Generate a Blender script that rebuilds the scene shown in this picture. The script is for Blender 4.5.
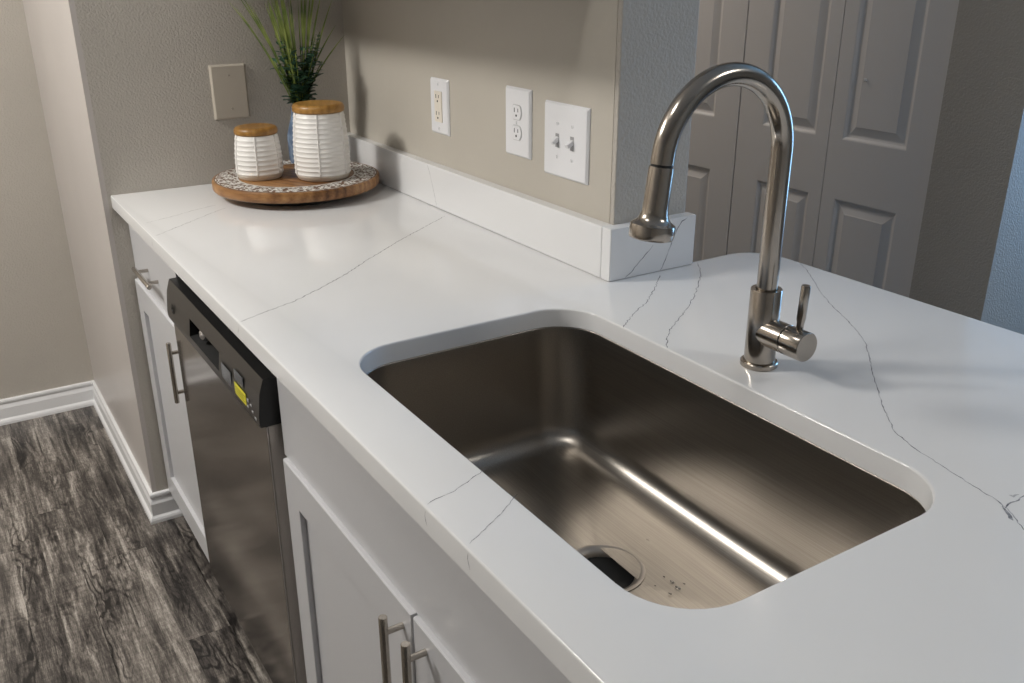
import bpy, bmesh, math, random
from mathutils import Vector, Matrix
random.seed(7)
for o in list(bpy.data.objects): bpy.data.objects.remove(o)
scene = bpy.context.scene
COL = scene.collection
# ------------------------------------------------------------------ camera
# world: x runs along the counter towards the viewer, y from the kitchen across the counter, z up (metres)
F, YAW, PITCH, ROLL = 924.4, 0.5644, 0.3861, -0.0016
CAM = Vector((2.3894, -0.3602, 1.4284))
fwd = Vector((-math.cos(YAW)*math.cos(PITCH), math.sin(YAW)*math.cos(PITCH), -math.sin(PITCH)))
rgt = fwd.cross(Vector((0, 0, 1))).normalized(); upv = rgt.cross(fwd)
r2 = rgt*math.cos(ROLL)+upv*math.sin(ROLL); u2 = -rgt*math.sin(ROLL)+upv*math.cos(ROLL)
cam = bpy.data.objects.new('camera', bpy.data.cameras.new('camera'))
COL.objects.link(cam)
cam.matrix_world = Matrix(((r2.x, u2.x, -fwd.x, CAM.x), (r2.y, u2.y, -fwd.y, CAM.y), (r2.z, u2.z, -fwd.z, CAM.z), (0, 0, 0, 1)))
cam.data.sensor_fit = 'HORIZONTAL'; cam.data.sensor_width = 36; cam.data.lens = F*36/1024
cam.data.clip_start = 0.02
scene.camera = cam
def on(u, v, ax, val):
    """point where the pixel's ray meets the plane axis = val"""
    d = r2*((u-512)/F)+u2*((341.5-v)/F)+fwd
    return CAM+d*((val-CAM[ax])/d[ax])
# ------------------------------------------------------------------ world, lights, exposure
scene.view_settings.view_transform = 'Standard'
scene.view_settings.look = 'None'
scene.view_settings.exposure = 0.0
scene.view_settings.gamma = 1
scene.view_settings.use_curve_mapping = False
w = bpy.data.worlds.new('world'); scene.world = w; w.use_nodes = True
w.node_tree.nodes['Background'].inputs[0].default_value = (0.45, 0.62, 1.0, 1)
w.node_tree.nodes['Background'].inputs[1].default_value = 1.0
def area(name, loc, target, size, power, color, shape='DISK', sy=None):
    l = bpy.data.lights.new(name, 'AREA'); l.shape = shape; l.size = size; l.energy = power; l.color = color
    if sy: l.size_y = sy
    o = bpy.data.objects.new(name, l); COL.objects.link(o); o.location = loc
    o.rotation_euler = (Vector(target)-Vector(loc)).to_track_quat('-Z', 'Y').to_euler()
    return o
KL = (0.2, -1.3, 2.36); HL = (-0.8, 1.40, 2.36); BL = (2.9, 1.65, 2.36)
WARM = (1.0, 0.972, 0.925)
area('kitchen_ceiling_lamp', KL, (0.2, -1.3, 0), 0.56, 34, WARM)
NL = (1.35, -0.45, 2.36)
area('counter_ceiling_lamp', NL, (NL[0], NL[1], 0), 0.30, 4.5, WARM)
area('dining_fill_lamp', BL, (BL[0], BL[1], 0), 0.42, 10.5, WARM)  # unseen fill added to brighten the wall end and counter top
area('hall_ceiling_lamp', HL, (HL[0], HL[1], 0), 0.34, 10, (1.0, 0.90, 0.80))
def globe(name, loc, r, power, color):
    l = bpy.data.lights.new(name, 'POINT'); l.shadow_soft_size = r; l.energy = power; l.color = color
    o = bpy.data.objects.new(name, l); COL.objects.link(o); o.location = loc
globe('kitchen_lamp_glow', (KL[0], KL[1], 2.25), 0.10, 29, WARM)
globe('dining_fill_glow', (BL[0], BL[1], 2.25), 0.10, 4, WARM)  # sideways glow of the added dining fill
area('patio_daylight', (1.62, 3.66, 1.25), (1.62, 0, 1.05), 0.76, 26, (0.25, 0.57, 1.0), 'RECTANGLE', 1.7)
# ------------------------------------------------------------------ materials
def node(nt, t, **kw):
    n = nt.nodes.new(t)
    for k, v in kw.items(): setattr(n, k, v)
    return n
def principled(name, base, rough=0.5, metal=0.0, **kw):
    m = bpy.data.materials.new(name); m.use_nodes = True
    b = m.node_tree.nodes['Principled BSDF']
    b.inputs['Base Color'].default_value = (*base, 1); b.inputs['Roughness'].default_value = rough; b.inputs['Metallic'].default_value = metal
    for k, v in kw.items(): b.inputs[k].default_value = v
    return m
def bump_noise(m, scale, strength, dist=0.002, detail=3.0, stretch=None):
    nt = m.node_tree; b = nt.nodes['Principled BSDF']
    tc = node(nt, 'ShaderNodeTexCoord'); mp = node(nt, 'ShaderNodeMapping')
    if stretch: mp.inputs['Scale'].default_value = stretch
    n = node(nt, 'ShaderNodeTexNoise'); n.inputs['Scale'].default_value = scale; n.inputs['Detail'].default_value = detail
    bp = node(nt, 'ShaderNodeBump'); bp.inputs['Strength'].default_value = strength; bp.inputs['Distance'].default_value = dist
    nt.links.new(tc.outputs['Object'], mp.inputs[0]); nt.links.new(mp.outputs[0], n.inputs['Vector'])
    nt.links.new(n.outputs['Fac'], bp.inputs['Height']); nt.links.new(bp.outputs[0], b.inputs['Normal'])
    return n
def tint_noise(m, scale, c0, c1, detail=4.0, stretch=None, lo=0.35, hi=0.65):
    nt = m.node_tree; b = nt.nodes['Principled BSDF']
    tc = node(nt, 'ShaderNodeTexCoord'); mp = node(nt, 'ShaderNodeMapping')
    if stretch: mp.inputs['Scale'].default_value = stretch
    n = node(nt, 'ShaderNodeTexNoise'); n.inputs['Scale'].default_value = scale; n.inputs['Detail'].default_value = detail
    r = node(nt, 'ShaderNodeValToRGB'); r.color_ramp.elements[0].position = lo; r.color_ramp.elements[1].position = hi
    r.color_ramp.elements[0].color = (*c0, 1); r.color_ramp.elements[1].color = (*c1, 1)
    nt.links.new(tc.outputs['Object'], mp.inputs[0]); nt.links.new(mp.outputs[0], n.inputs['Vector'])
    nt.links.new(n.outputs['Fac'], r.inputs[0]); nt.links.new(r.outputs[0], b.inputs['Base Color'])
    return m
def wallmat(name, c, strength, scale=150):
    m = principled(name, c, 0.55); tint_noise(m, 3, [x*0.97 for x in c], [x*1.03 for x in c])
    bump_noise(m, scale, strength, 0.003, 2.0); return m
M = {}
M['wall'] = wallmat('beige_textured_paint', (0.48, 0.445, 0.397), 0.6, 190)
M['wall_smooth'] = wallmat('beige_smooth_paint', (0.52, 0.482, 0.42), 0.12, 110)
M['wall_gloss'] = wallmat('beige_satin_paint', (0.54, 0.50, 0.475), 0.10, 60)
M['wall_gloss'].node_tree.nodes['Principled BSDF'].inputs['Roughness'].default_value = 0.32
M['ceiling'] = wallmat('white_ceiling_paint', (0.82, 0.81, 0.79), 0.3)
M['trim'] = principled('white_gloss_trim', (0.80, 0.80, 0.81), 0.22)
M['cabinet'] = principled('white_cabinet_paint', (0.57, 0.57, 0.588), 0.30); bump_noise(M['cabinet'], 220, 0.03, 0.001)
M['door'] = principled('closet_door_paint', (0.80, 0.785, 0.78), 0.42); bump_noise(M['door'], 40, 0.10, 0.001, 4, (6, 6, 0.6))
M['quartz'] = principled('white_quartz', (0.80, 0.80, 0.80), 0.11)
tint_noise(M['quartz'], 2.2, (0.785, 0.785, 0.79), (0.81, 0.81, 0.81), 5)
M['vein'] = principled('grey_quartz_vein', (0.20, 0.20, 0.22), 0.11); tint_noise(M['vein'], 110, (0.12, 0.12, 0.14), (0.55, 0.55, 0.57))
M['vein_faint'] = principled('pale_quartz_vein', (0.5, 0.5, 0.51), 0.11); tint_noise(M['vein_faint'], 60, (0.42, 0.42, 0.43), (0.62, 0.62, 0.63))
M['plate'] = principled('white_plastic', (0.82, 0.82, 0.84), 0.25)
M['cream'] = principled('cream_plastic', (0.80, 0.74, 0.65), 0.3)
M['plate_beige'] = principled('beige_painted_plastic', (0.50, 0.45, 0.38), 0.35)
M['black'] = principled('black_plastic', (0.012, 0.012, 0.012), 0.35)
M['hole'] = principled('dark_void', (0.004, 0.004, 0.004), 0.9)
M['rubber'] = principled('black_rubber', (0.008, 0.008, 0.008), 0.5)
def brushed(name, base, rough, stretch, aniso=0.6, bs=0.04, var=0.12):
    m = principled(name, base, rough, 1.0, Anisotropic=aniso)
    nt = m.node_tree; b = nt.nodes['Principled BSDF']
    n = bump_noise(m, 120, bs, 0.0006, 3, stretch)
    mr = node(nt, 'ShaderNodeMapRange'); mr.inputs['To Min'].default_value = rough-var/2; mr.inputs['To Max'].default_value = rough+var/2
    nt.links.new(n.outputs['Fac'], mr.inputs['Value']); nt.links.new(mr.outputs[0], b.inputs['Roughness'])
    return m
M['steel_sink'] = tint_noise(brushed('brushed_sink_steel', (0.38, 0.35, 0.315), 0.32, (0.25, 6, 9), 0.5, 0.02), 1.0, (0.345, 0.318, 0.286), (0.425, 0.392, 0.353), 2.0, (6, 600, 600), 0.3, 0.7)
M['steel_door'] = brushed('dishwasher_steel', (0.36, 0.33, 0.31), 0.13, (0.4, 4, 30), 0.3, 0.015, 0.05)
M['steel_edge'] = principled('door_edge_steel', (0.50, 0.46, 0.42), 0.45, 1.0)
M['panel'] = principled('dark_steel_panel', (0.115, 0.107, 0.10), 0.36, 0.9)
M['nickel'] = brushed('brushed_nickel', (0.45, 0.405, 0.355), 0.19, (9, 9, 0.6), 0.3, 0.015, 0.06)
M['nickel_dark'] = principled('pull_nickel', (0.50, 0.46, 0.41), 0.25, 1.0)
M['chrome'] = principled('chrome', (0.8, 0.8, 0.82), 0.06, 1.0)
M['yellow'] = principled('yellow_label', (0.75, 0.68, 0.03), 0.4)
M['clear_label'] = principled('clear_grey_label', (0.075, 0.08, 0.09), 0.2)
M['white_ceramic'] = principled('white_ceramic', (0.84, 0.82, 0.79), 0.32)
M['raw_ceramic'] = principled('unglazed_base', (0.66, 0.60, 0.52), 0.6)
M['blue_vase'] = principled('blue_glazed_glass', (0.10, 0.16, 0.26), 0.12, 0.0)
tint_noise(M['blue_vase'], 30, (0.07, 0.11, 0.19), (0.20, 0.28, 0.40))
M['grass'] = principled('grass_green', (0.13, 0.20, 0.035), 0.45); tint_noise(M['grass'], 18, (0.07, 0.13, 0.02), (0.32, 0.38, 0.09))
M['leaf'] = principled('eucalyptus_green', (0.03, 0.085, 0.05), 0.4); tint_noise(M['leaf'], 30, (0.022, 0.075, 0.048), (0.11, 0.22, 0.14))
M['leaf_pale'] = principled('pale_green_bud', (0.32, 0.42, 0.14), 0.5)
M['lamp_glass'] = principled('lamp_diffuser', (0.9, 0.9, 0.88), 0.5); 
M['water'] = principled('water', (0.9, 0.9, 0.9), 0.02, 0.0, **{'Transmission Weight': 1.0, 'IOR': 1.33})
def woodmat(name, dark, mid, light, along, scale=1.0, rough=0.4):
    """streaky wood, grain along axis `along` (object coords)"""
    m = principled(name, mid, rough); nt = m.node_tree; b = nt.nodes['Principled BSDF']; L = nt.links
    tc = node(nt, 'ShaderNodeTexCoord'); oi = node(nt, 'ShaderNodeObjectInfo')
    add = node(nt, 'ShaderNodeVectorMath', operation='MULTIPLY_ADD'); add.inputs[1].default_value = (0, 0, 0)
    comb = node(nt, 'ShaderNodeCombineXYZ')
    mul = node(nt, 'ShaderNodeMath', operation='MULTIPLY'); mul.inputs[1].default_value = 37.0
    L.new(oi.outputs['Random'], mul.inputs[0])
    for i in range(3): L.new(mul.outputs[0], comb.inputs[i])
    ad = node(nt, 'ShaderNodeVectorMath', operation='ADD'); L.new(tc.outputs['Object'], ad.inputs[0]); L.new(comb.outputs[0], ad.inputs[1])
    def mapped(sc):
        mp = node(nt, 'ShaderNodeMapping'); s = [sc[1]]*3; s[along] = sc[0]; mp.inputs['Scale'].default_value = s
        L.new(ad.outputs[0], mp.inputs[0]); return mp
    n1 = node(nt, 'ShaderNodeTexNoise'); n1.inputs['Scale'].default_value = 1; n1.inputs['Detail'].default_value = 6; n1.inputs['Distortion'].default_value = 0.6; n1.inputs['Roughness'].default_value = 0.62
    L.new(mapped((3.0*scale, 20*scale)).outputs[0], n1.inputs['Vector'])
    n2 = node(nt, 'ShaderNodeTexNoise'); n2.inputs['Scale'].default_value = 1; n2.inputs['Detail'].default_value = 4; n2.inputs['Roughness'].default_value = 0.7
    L.new(mapped((14*scale, 150*scale)).outputs[0], n2.inputs['Vector'])
    n3 = node(nt, 'ShaderNodeTexNoise'); n3.inputs['Scale'].default_value = 1; n3.inputs['Detail'].default_value = 3
    L.new(mapped((4.5*scale, 9*scale)).outputs[0], n3.inputs['Vector'])
    def math_(op, a, bb):
        q = node(nt, 'ShaderNodeMath', operation=op)
        for i, s in enumerate((a, bb)):
            if isinstance(s, (int, float)): q.inputs[i].default_value = s
            else: L.new(s, q.inputs[i])
        return q.outputs[0]
    # growth rings: wave over a distorted coordinate
    wv = node(nt, 'ShaderNodeTexWave', wave_type='RINGS', rings_direction='Z'); wv.inputs['Scale'].default_value = 1.0; wv.inputs['Distortion'].default_value = 5.0; wv.inputs['Detail'].default_value = 3; wv.inputs['Detail Scale'].default_value = 1.2
    L.new(mapped((1.6*scale, 16*scale)).outputs[0], wv.inputs['Vector'])
    s = math_('ADD', math_('MULTIPLY', n1.outputs['Fac'], 0.55), math_('MULTIPLY', n2.outputs['Fac'], 0.45))
    s = math_('ADD', s, math_('MULTIPLY', math_('SUBTRACT', n3.outputs['Fac'], 0.5), 0.55))
    s = math_('ADD', s, math_('MULTIPLY', math_('SUBTRACT', wv.outputs['Fac'], 0.5), 0.13))
    s = math_('ADD', s, math_('MULTIPLY', math_('SUBTRACT', oi.outputs['Random'], 0.5), 0.10))
    r = node(nt, 'ShaderNodeValToRGB'); e = r.color_ramp.elements
    e[0].position = 0.34; e[0].color = (*dark, 1); e[1].position = 0.72; e[1].color = (*light, 1)
    k = e.new(0.51); k.color = (*mid, 1)
    L.new(s, r.inputs[0]); L.new(r.outputs[0], b.inputs['Base Color'])
    bp = node(nt, 'ShaderNodeBump'); bp.inputs['Strength'].default_value = 0.25; bp.inputs['Distance'].default_value = 0.0015
    L.new(s, bp.inputs['Height']); L.new(bp.outputs[0], b.inputs['Normal'])
    return m
def plankmat():
    m = principled('dark_weathered_plank', (0.1, 0.09, 0.08), 0.36); nt = m.node_tree; b = nt.nodes['Principled BSDF']; L = nt.links
    tc = node(nt, 'ShaderNodeTexCoord'); oi = node(nt, 'ShaderNodeObjectInfo')
    mul = node(nt, 'ShaderNodeMath', operation='MULTIPLY'); mul.inputs[1].default_value = 53.0; L.new(oi.outputs['Random'], mul.inputs[0])
    comb = node(nt, 'ShaderNodeCombineXYZ')
    for i in range(3): L.new(mul.outputs[0], comb.inputs[i])
    ad = node(nt, 'ShaderNodeVectorMath', operation='ADD'); L.new(tc.outputs['Object'], ad.inputs[0]); L.new(comb.outputs[0], ad.inputs[1])
    def nz(sx, sy, detail, rough=0.6, dist=0.0):
        mp = node(nt, 'ShaderNodeMapping'); mp.inputs['Scale'].default_value = (sx, sy, sy); L.new(ad.outputs[0], mp.inputs[0])
        n = node(nt, 'ShaderNodeTexNoise'); n.inputs['Scale'].default_value = 1; n.inputs['Detail'].default_value = detail; n.inputs['Roughness'].default_value = rough; n.inputs['Distortion'].default_value = dist
        L.new(mp.outputs[0], n.inputs['Vector']); return n.outputs['Fac']
    def mt(op, a, bb):
        q = node(nt, 'ShaderNodeMath', operation=op)
        for i, v in enumerate((a, bb)):
            if isinstance(v, (int, float)): q.inputs[i].default_value = v
            else: L.new(v, q.inputs[i])
        return q.outputs[0]
    def cen(v, k): return mt('MULTIPLY', mt('SUBTRACT', v, 0.5), k)
    blotch = nz(3.6, 24, 5, 0.62, 0.5); streak = nz(6, 95, 5, 0.68, 0.4); fine = nz(60, 420, 3, 0.7); cross = nz(170, 25, 2)
    warp = nz(4.5, 11, 3, 0.5, 0.3)
    sep = node(nt, 'ShaderNodeSeparateXYZ'); L.new(ad.outputs[0], sep.inputs[0])
    ph = mt('ADD', mt('MULTIPLY', sep.outputs['Y'], 260.0), mt('MULTIPLY', warp, 62.0))
    line = mt('POWER', mt('ADD', mt('MULTIPLY', mt('SINE', ph, 0), 0.5), 0.5), 3.0)
    mask = nz(3, 10, 2); mk = mt('MULTIPLY', mt('SUBTRACT', mask, 0.46), 5.0)
    cl = node(nt, 'ShaderNodeClamp'); L.new(mk, cl.inputs[0])
    v = mt('ADD', 0.485, cen(blotch, 1.35)); v = mt('ADD', v, cen(streak, 0.95)); v = mt('ADD', v, cen(fine, 0.60)); v = mt('ADD', v, cen(cross, 0.22))
    v = mt('SUBTRACT', v, mt('MULTIPLY', mt('MULTIPLY', line, cl.outputs[0]), 0.32)); v = mt('ADD', v, cen(oi.outputs['Random'], 0.10))
    r = node(nt, 'ShaderNodeValToRGB'); e = r.color_ramp.elements
    e[0].position = 0.16; e[0].color = (0.012, 0.0105, 0.010, 1); e[1].position = 0.82; e[1].color = (0.42, 0.385, 0.345, 1)
    k = e.new(0.40); k.color = (0.070, 0.061, 0.055, 1); k = e.new(0.60); k.color = (0.185, 0.165, 0.145, 1)
    L.new(v, r.inputs[0]); L.new(r.outputs[0], b.inputs['Base Color'])
    bp = node(nt, 'ShaderNodeBump'); bp.inputs['Strength'].default_value = 0.2; bp.inputs['Distance'].default_value = 0.0012
    L.new(v, bp.inputs['Height']); L.new(bp.outputs[0], b.inputs['Normal'])
    return m
M['plank'] = plankmat()
M['acacia'] = woodmat('brown_acacia', (0.09, 0.035, 0.012), (0.23, 0.105, 0.035), (0.40, 0.21, 0.08), 0, 0.9, 0.35)
M['bamboo'] = woodmat('golden_bamboo', (0.26, 0.125, 0.025), (0.37, 0.19, 0.045), (0.47, 0.26, 0.075), 0, 1.2, 0.35)
M['inlay'] = principled('white_inlay', (0.80, 0.78, 0.74), 0.5)
# ------------------------------------------------------------------ mesh helpers
def obj(name, bm, mat, parent=None, smooth=False, angle=None):
    me = bpy.data.meshes.new(name)
    bmesh.ops.remove_doubles(bm, verts=bm.verts, dist=1e-6)
    bmesh.ops.recalc_face_normals(bm, faces=bm.faces)
    bm.to_mesh(me); bm.free()
    o = bpy.data.objects.new(name, me); COL.objects.link(o)
    if mat: me.materials.append(M[mat] if isinstance(mat, str) else mat)
    if smooth:
        for p in me.polygons: p.use_smooth = True
        if angle is not None:
            me.set_sharp_from_angle(angle=math.radians(angle))
    if parent: o.parent = parent
    return o
def empty(name, loc=(0, 0, 0), rz=0):
    o = bpy.data.objects.new(name, None); COL.objects.link(o); o.location = loc; o.rotation_euler = (0, 0, rz); o.empty_display_size = 0.05
    return o
def tag(o, label, cat, group=None):
    o['label'] = label; o['category'] = cat
    if group: o['group'] = group
    return o
def struct(o, label=None):
    o['kind'] = 'structure'
    if label: o['label'] = label
    return o
def box(bm, a, b, bev=0.0, seg=2):
    lo = [min(a[i], b[i]) for i in range(3)]; hi = [max(a[i], b[i]) for i in range(3)]
    g = bmesh.ops.create_cube(bm, size=1)
    for v in g['verts']:
        v.co = Vector([(lo[i]+hi[i])/2+v.co[i]*(hi[i]-lo[i]) for i in range(3)])
    if bev:
        ed = list({e for v in g['verts'] for e in v.link_edges})
        bmesh.ops.bevel(bm, geom=ed, offset=bev, segments=seg, affect='EDGES', profile=0.5)
    return bm
def nbox(a, b, bev=0.0, seg=2): return box(bmesh.new(), a, b, bev, seg)
def ring_verts(bm, pts): return [bm.verts.new(p) for p in pts]
def bridge(bm, A, B):
    n = len(A)
    for i in range(n):
        j = (i+1) % n
        try: bm.faces.new((A[i], A[j], B[j], B[i]))
        except ValueError: pass
def lathe(bm, prof, n=32, loc=(0, 0, 0), mat=None, cap=True):
    """prof: (radius, z) list, revolved about local z; optional matrix"""
    rows = []
    for r, z in prof:
        pts = []
        for i in range(n):
            a = 2*math.pi*i/n; p = Vector((r*math.cos(a), r*math.sin(a), z))
            if mat: p = mat @ p
            pts.append(p+Vector(loc))
        rows.append(ring_verts(bm, pts))
    for a, b in zip(rows, rows[1:]): bridge(bm, a, b)
    if cap:
        bm.faces.new(rows[0]); bm.faces.new(rows[-1])
    return bm
def tube(bm, path, rad, n=16, cap=True):
    path = [Vector(p) for p in path]; rows = []
    rads = rad if isinstance(rad, (list, tuple)) else [rad]*len(path)
    t0 = (path[1]-path[0]).normalized()
    nrm = t0.orthogonal().normalized()
    for i, p in enumerate(path):
        t = (path[min(i+1, len(path)-1)]-path[max(i-1, 0)]).normalized()
        nrm = (nrm-t*nrm.dot(t)).normalized(); bn = t.cross(nrm)
        rows.append(ring_verts(bm, [p+(nrm*math.cos(2*math.pi*k/n)+bn*math.sin(2*math.pi*k/n))*rads[i] for k in range(n)]))
    for a, b in zip(rows, rows[1:]): bridge(bm, a, b)
    if cap: bm.faces.new(rows[0]); bm.faces.new(rows[-1])
    return bm
def rrect(x0, x1, y0, y1, r, n=8):
    P = []
    for cx, cy, a0 in ((x1-r, y1-r, 0), (x0+r, y1-r, 90), (x0+r, y0+r, 180), (x1-r, y0+r, 270)):
        for i in range(n+1):
            a = math.radians(a0+90*i/n); P.append((cx+r*math.cos(a), cy+r*math.sin(a)))
    return P
def offset(P, d):
    """inward offset of a CCW polygon"""
    n = len(P); out = []
    for i in range(n):
        p0, p1, p2 = Vector(P[i-1]), Vector(P[i]), Vector(P[(i+1) % n])
        e1 = (p1-p0).normalized(); e2 = (p2-p1).normalized()
        n1 = Vector((-e1.y, e1.x)); n2 = Vector((-e2.y, e2.x)); b = (n1+n2)
        k = b.dot(n1)
        out.append(tuple(p1+b*(d/k)))
    return out
def slab(outer, holes, z0, z1, r=0.003, seg=3, rb=0.001):
    """plate with rounded upper edges; outer CCW, holes CCW too"""
    bm = bmesh.new(); tops = []; bots = []
    for P, s in [(outer, 1)]+[(h, -1) for h in holes]:
        rows = []
        for k in range(seg+1):
            a = math.pi/2*k/seg
            Q = offset(P, s*r*(1-math.sin(a))) if k < seg else P
            rows.append(ring_verts(bm, [(x, y, z1-r+r*math.cos(a)) for x, y in Q]))
        rows.append(ring_verts(bm, [(x, y, z0+rb) for x, y in P]))
        rows.append(ring_verts(bm, [(x, y, z0) for x, y in offset(P, s*rb)]))
        for a, b in zip(rows, rows[1:]): bridge(bm, a, b)
        tops.append(rows[0]); bots.append(rows[-1])
    for grp in (tops, bots):
        ed = []
        for loop in grp:
            for i in range(len(loop)):
                e = bm.edges.get((loop[i], loop[(i+1) % len(loop)])); ed.append(e)
        bmesh.ops.triangle_fill(bm, use_beauty=True, edges=ed)
    return bm
def ribbon(pts, nrm, width, jit=0.35, sub=8, lift=0.00015, amp=0.0012):
    """thin irregular strip on a plane with normal nrm"""
    nrm = Vector(nrm); P = [Vector(p) for p in pts]; Q = []
    for a, b in zip(P, P[1:]):
        d = (b-a); m = max(2, int(d.length/0.005))
        side = nrm.cross(d).normalized()
        for i in range(m):
            t = i/m; Q.append(a+d*t+side*random.uniform(-amp, amp)*1.35*(0 if i == 0 else 1))
    Q.append(P[-1])
    bm = bmesh.new(); prev = None
    for i, p in enumerate(Q):
        d = (Q[min(i+1, len(Q)-1)]-Q[max(i-1, 0)]).normalized(); s = nrm.cross(d)
        wd = width*0.33*random.uniform(1-jit, 1+jit)
        if i in (0, len(Q)-1): wd *= 0.3
        c = [bm.verts.new(p+s*wd+nrm*lift), bm.verts.new(p-s*wd+nrm*lift)]
        if prev: bm.faces.new((prev[0], prev[1], c[1], c[0]))
        prev = c
    return bm
def extrude_profile(prof, path_fn, name, mat, parent=None):
    """prof: list of 2d (out, z); path_fn(t in 0/1, out, z) -> point"""
    bm = bmesh.new()
    A = ring_verts(bm, [path_fn(0, o, z) for o, z in prof]); B = ring_verts(bm, [path_fn(1, o, z) for o, z in prof])
    bridge(bm, A, B); bm.faces.new(A); bm.faces.new(B)
    return obj(name, bm, mat, parent)
# ------------------------------------------------------------------ key dimensions
T, TH = 0.914, 0.0316
W, L, Q, S, HB = 0.6322, 1.1544, 0.1667, 0.0253, 0.0948
YE = -0.0195; XC = -0.888; H = 2.44
DY, AY = 0.022, 0.0298          # front of cabinet doors, front of drawer/apron panels
YW = 1.96                       # face of the hall wall with the closet
# ------------------------------------------------------------------ room shell
struct(obj('wall_back', nbox((-0.115, YE+0.012, 0), (0, W, H)), 'wall'), 'beige textured stub wall at the far end of the counter')
struct(obj('wall_return', nbox((XC-0.1, YE, 0), (0, YE+0.012, H)), 'wall_gloss'))
struct(obj('wall_left', nbox((XC-0.1, -2.7, 0), (XC, YE, H)), 'wall'))
struct(obj('wall_right', nbox((-0.115, W, 0), (L-0.012, W+Q, H)), 'wall_smooth'))
struct(obj('wall_end', nbox((L-0.012, W, 0), (L, W+Q, H), 0.002), 'wall'))
struct(obj('wall_kitchen', nbox((XC-0.1, -2.8, 0), (4.7, -2.7, H)), 'wall'))
struct(obj('wall_hall', nbox((-0.70-1.0, YW, 0), (-0.70, YW+0.1, H)), 'wall'))
struct(obj('wall_closet_header', nbox((-0.70, YW, 2.06), (0.871, YW+0.1, H)), 'wall'))
XB = 1.094
struct(obj('wall_closet', nbox((0.871, YW, 0), (XB-0.1, YW+0.1, H)), 'wall'))
struct(obj('wall_window_side', nbox((XB-0.1, YW, 0), (XB, 3.7, H)), 'wall'))
struct(obj('wall_closet_back', nbox((-1.7, 2.62, 0), (XB-0.1, 2.72, H)), 'wall'))
struct(obj('wall_hall_end', nbox((-1.8, W+Q, 0), (-1.7, 2.72, H)), 'wall'))
struct(obj('wall_hall_inner', nbox((-1.7, W, 0), (-0.115, W+Q, H)), 'wall'))
# wall with the glazed patio door, out of view to the right (opening x 1.20-2.04, z 0.08-2.05)
bm = bmesh.new()
box(bm, (XB-0.1, 3.7, 0), (1.20, 3.8, H)); box(bm, (2.04, 3.7, 0), (4.7, 3.8, H)); box(bm, (1.20, 3.7, 0), (2.04, 3.8, 0.08)); box(bm, (1.20, 3.7, 2.05), (2.04, 3.8, H))
struct(obj('wall_dining', bm, 'wall'))
bm = bmesh.new()
for a, b in (((1.20, 3.72, 0.08), (1.25, 3.77, 2.05)), ((1.99, 3.72, 0.08), (2.04, 3.77, 2.05)), ((1.25, 3.72, 0.08), (1.99, 3.77, 0.14)), ((1.25, 3.72, 1.99), (1.99, 3.77, 2.05))): box(bm, a, b)
struct(obj('window_1', bm, 'trim'))
struct(obj('wall_front', nbox((4.6, -2.7, 0), (4.7, 3.7, H)), 'wall'))
struct(obj('ceiling', nbox((-1.8, -2.8, H), (4.7, 3.8, H+0.1)), 'ceiling'))
floor = struct(obj('floor', nbox((-1.8, -2.8, -0.1), (4.7, 3.8, -0.004)), 'black'))
# vinyl planks, laid along x
seams = [0.62, 0.53, 0.43, 0.32, 0.21, 0.115, 0.02, -0.075, -0.16, -0.235, -0.31, -0.375, -0.46, -0.55, -0.63, -0.72, -0.81, -0.90, -0.99, -1.08, -1.17, -1.26, -1.35, -1.44, -1.53, -1.62, -1.71, -1.80, -1.89, -1.98, -2.07, -2.16, -2.25, -2.34, -2.43, -2.52, -2.61, -2.70]
ends = {6: 0.555, 9: -0.205, 8: -0.415, 7: 0.12, 10: 0.31, 11: -0.05, 12: -0.5}
for i in range(len(seams)-1):
    y1, y0 = seams[i], seams[i+1]
    x = (ends[i] if i in ends else random.uniform(-0.8, 0.4))
    while x > XC: x -= 1.22
    while x < 3.4:
        a, b = max(x, XC+0.001), min(x+1.22, 3.4)
        if y1 > 0.14: a = max(a, 0.001)
        if b-a > 0.01:
            bm = nbox((a-(a+b)/2, y0-(y0+y1)/2+0.0002, -0.004), (b-(a+b)/2, (y1-y0)/2-0.0002, 0), 0.0004, 1)
            o = obj('plank', bm, 'plank', floor); o.location = ((a+b)/2, (y0+y1)/2, 0)
        x += 1.22
# baseboards
PROF = [(0, 0), (0.0195, 0), (0.0190, 0.008), (0.0165, 0.014), (0.0125, 0.0185), (0.0115, 0.020), (0.0112, 0.055), (0.0085, 0.062), (0.0065, 0.067), (0.0062, 0.071), (0.0092, 0.074), (0.0098, 0.079), (0.0088, 0.084), (0.0060, 0.086), (0, 0.086)]
struct(extrude_profile(PROF, lambda t, o, z: (XC+o, (-2.7 if t == 0 else YE-o), z), 'baseboard_left', 'trim'))
struct(extrude_profile(PROF, lambda t, o, z: ((XC+o if t == 0 else o), YE-o, z), 'baseboard_return', 'trim'))
struct(extrude_profile(PROF, lambda t, o, z: (o, (YE-o if t == 0 else 0.088), z), 'baseboard_back', 'trim'))
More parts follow.
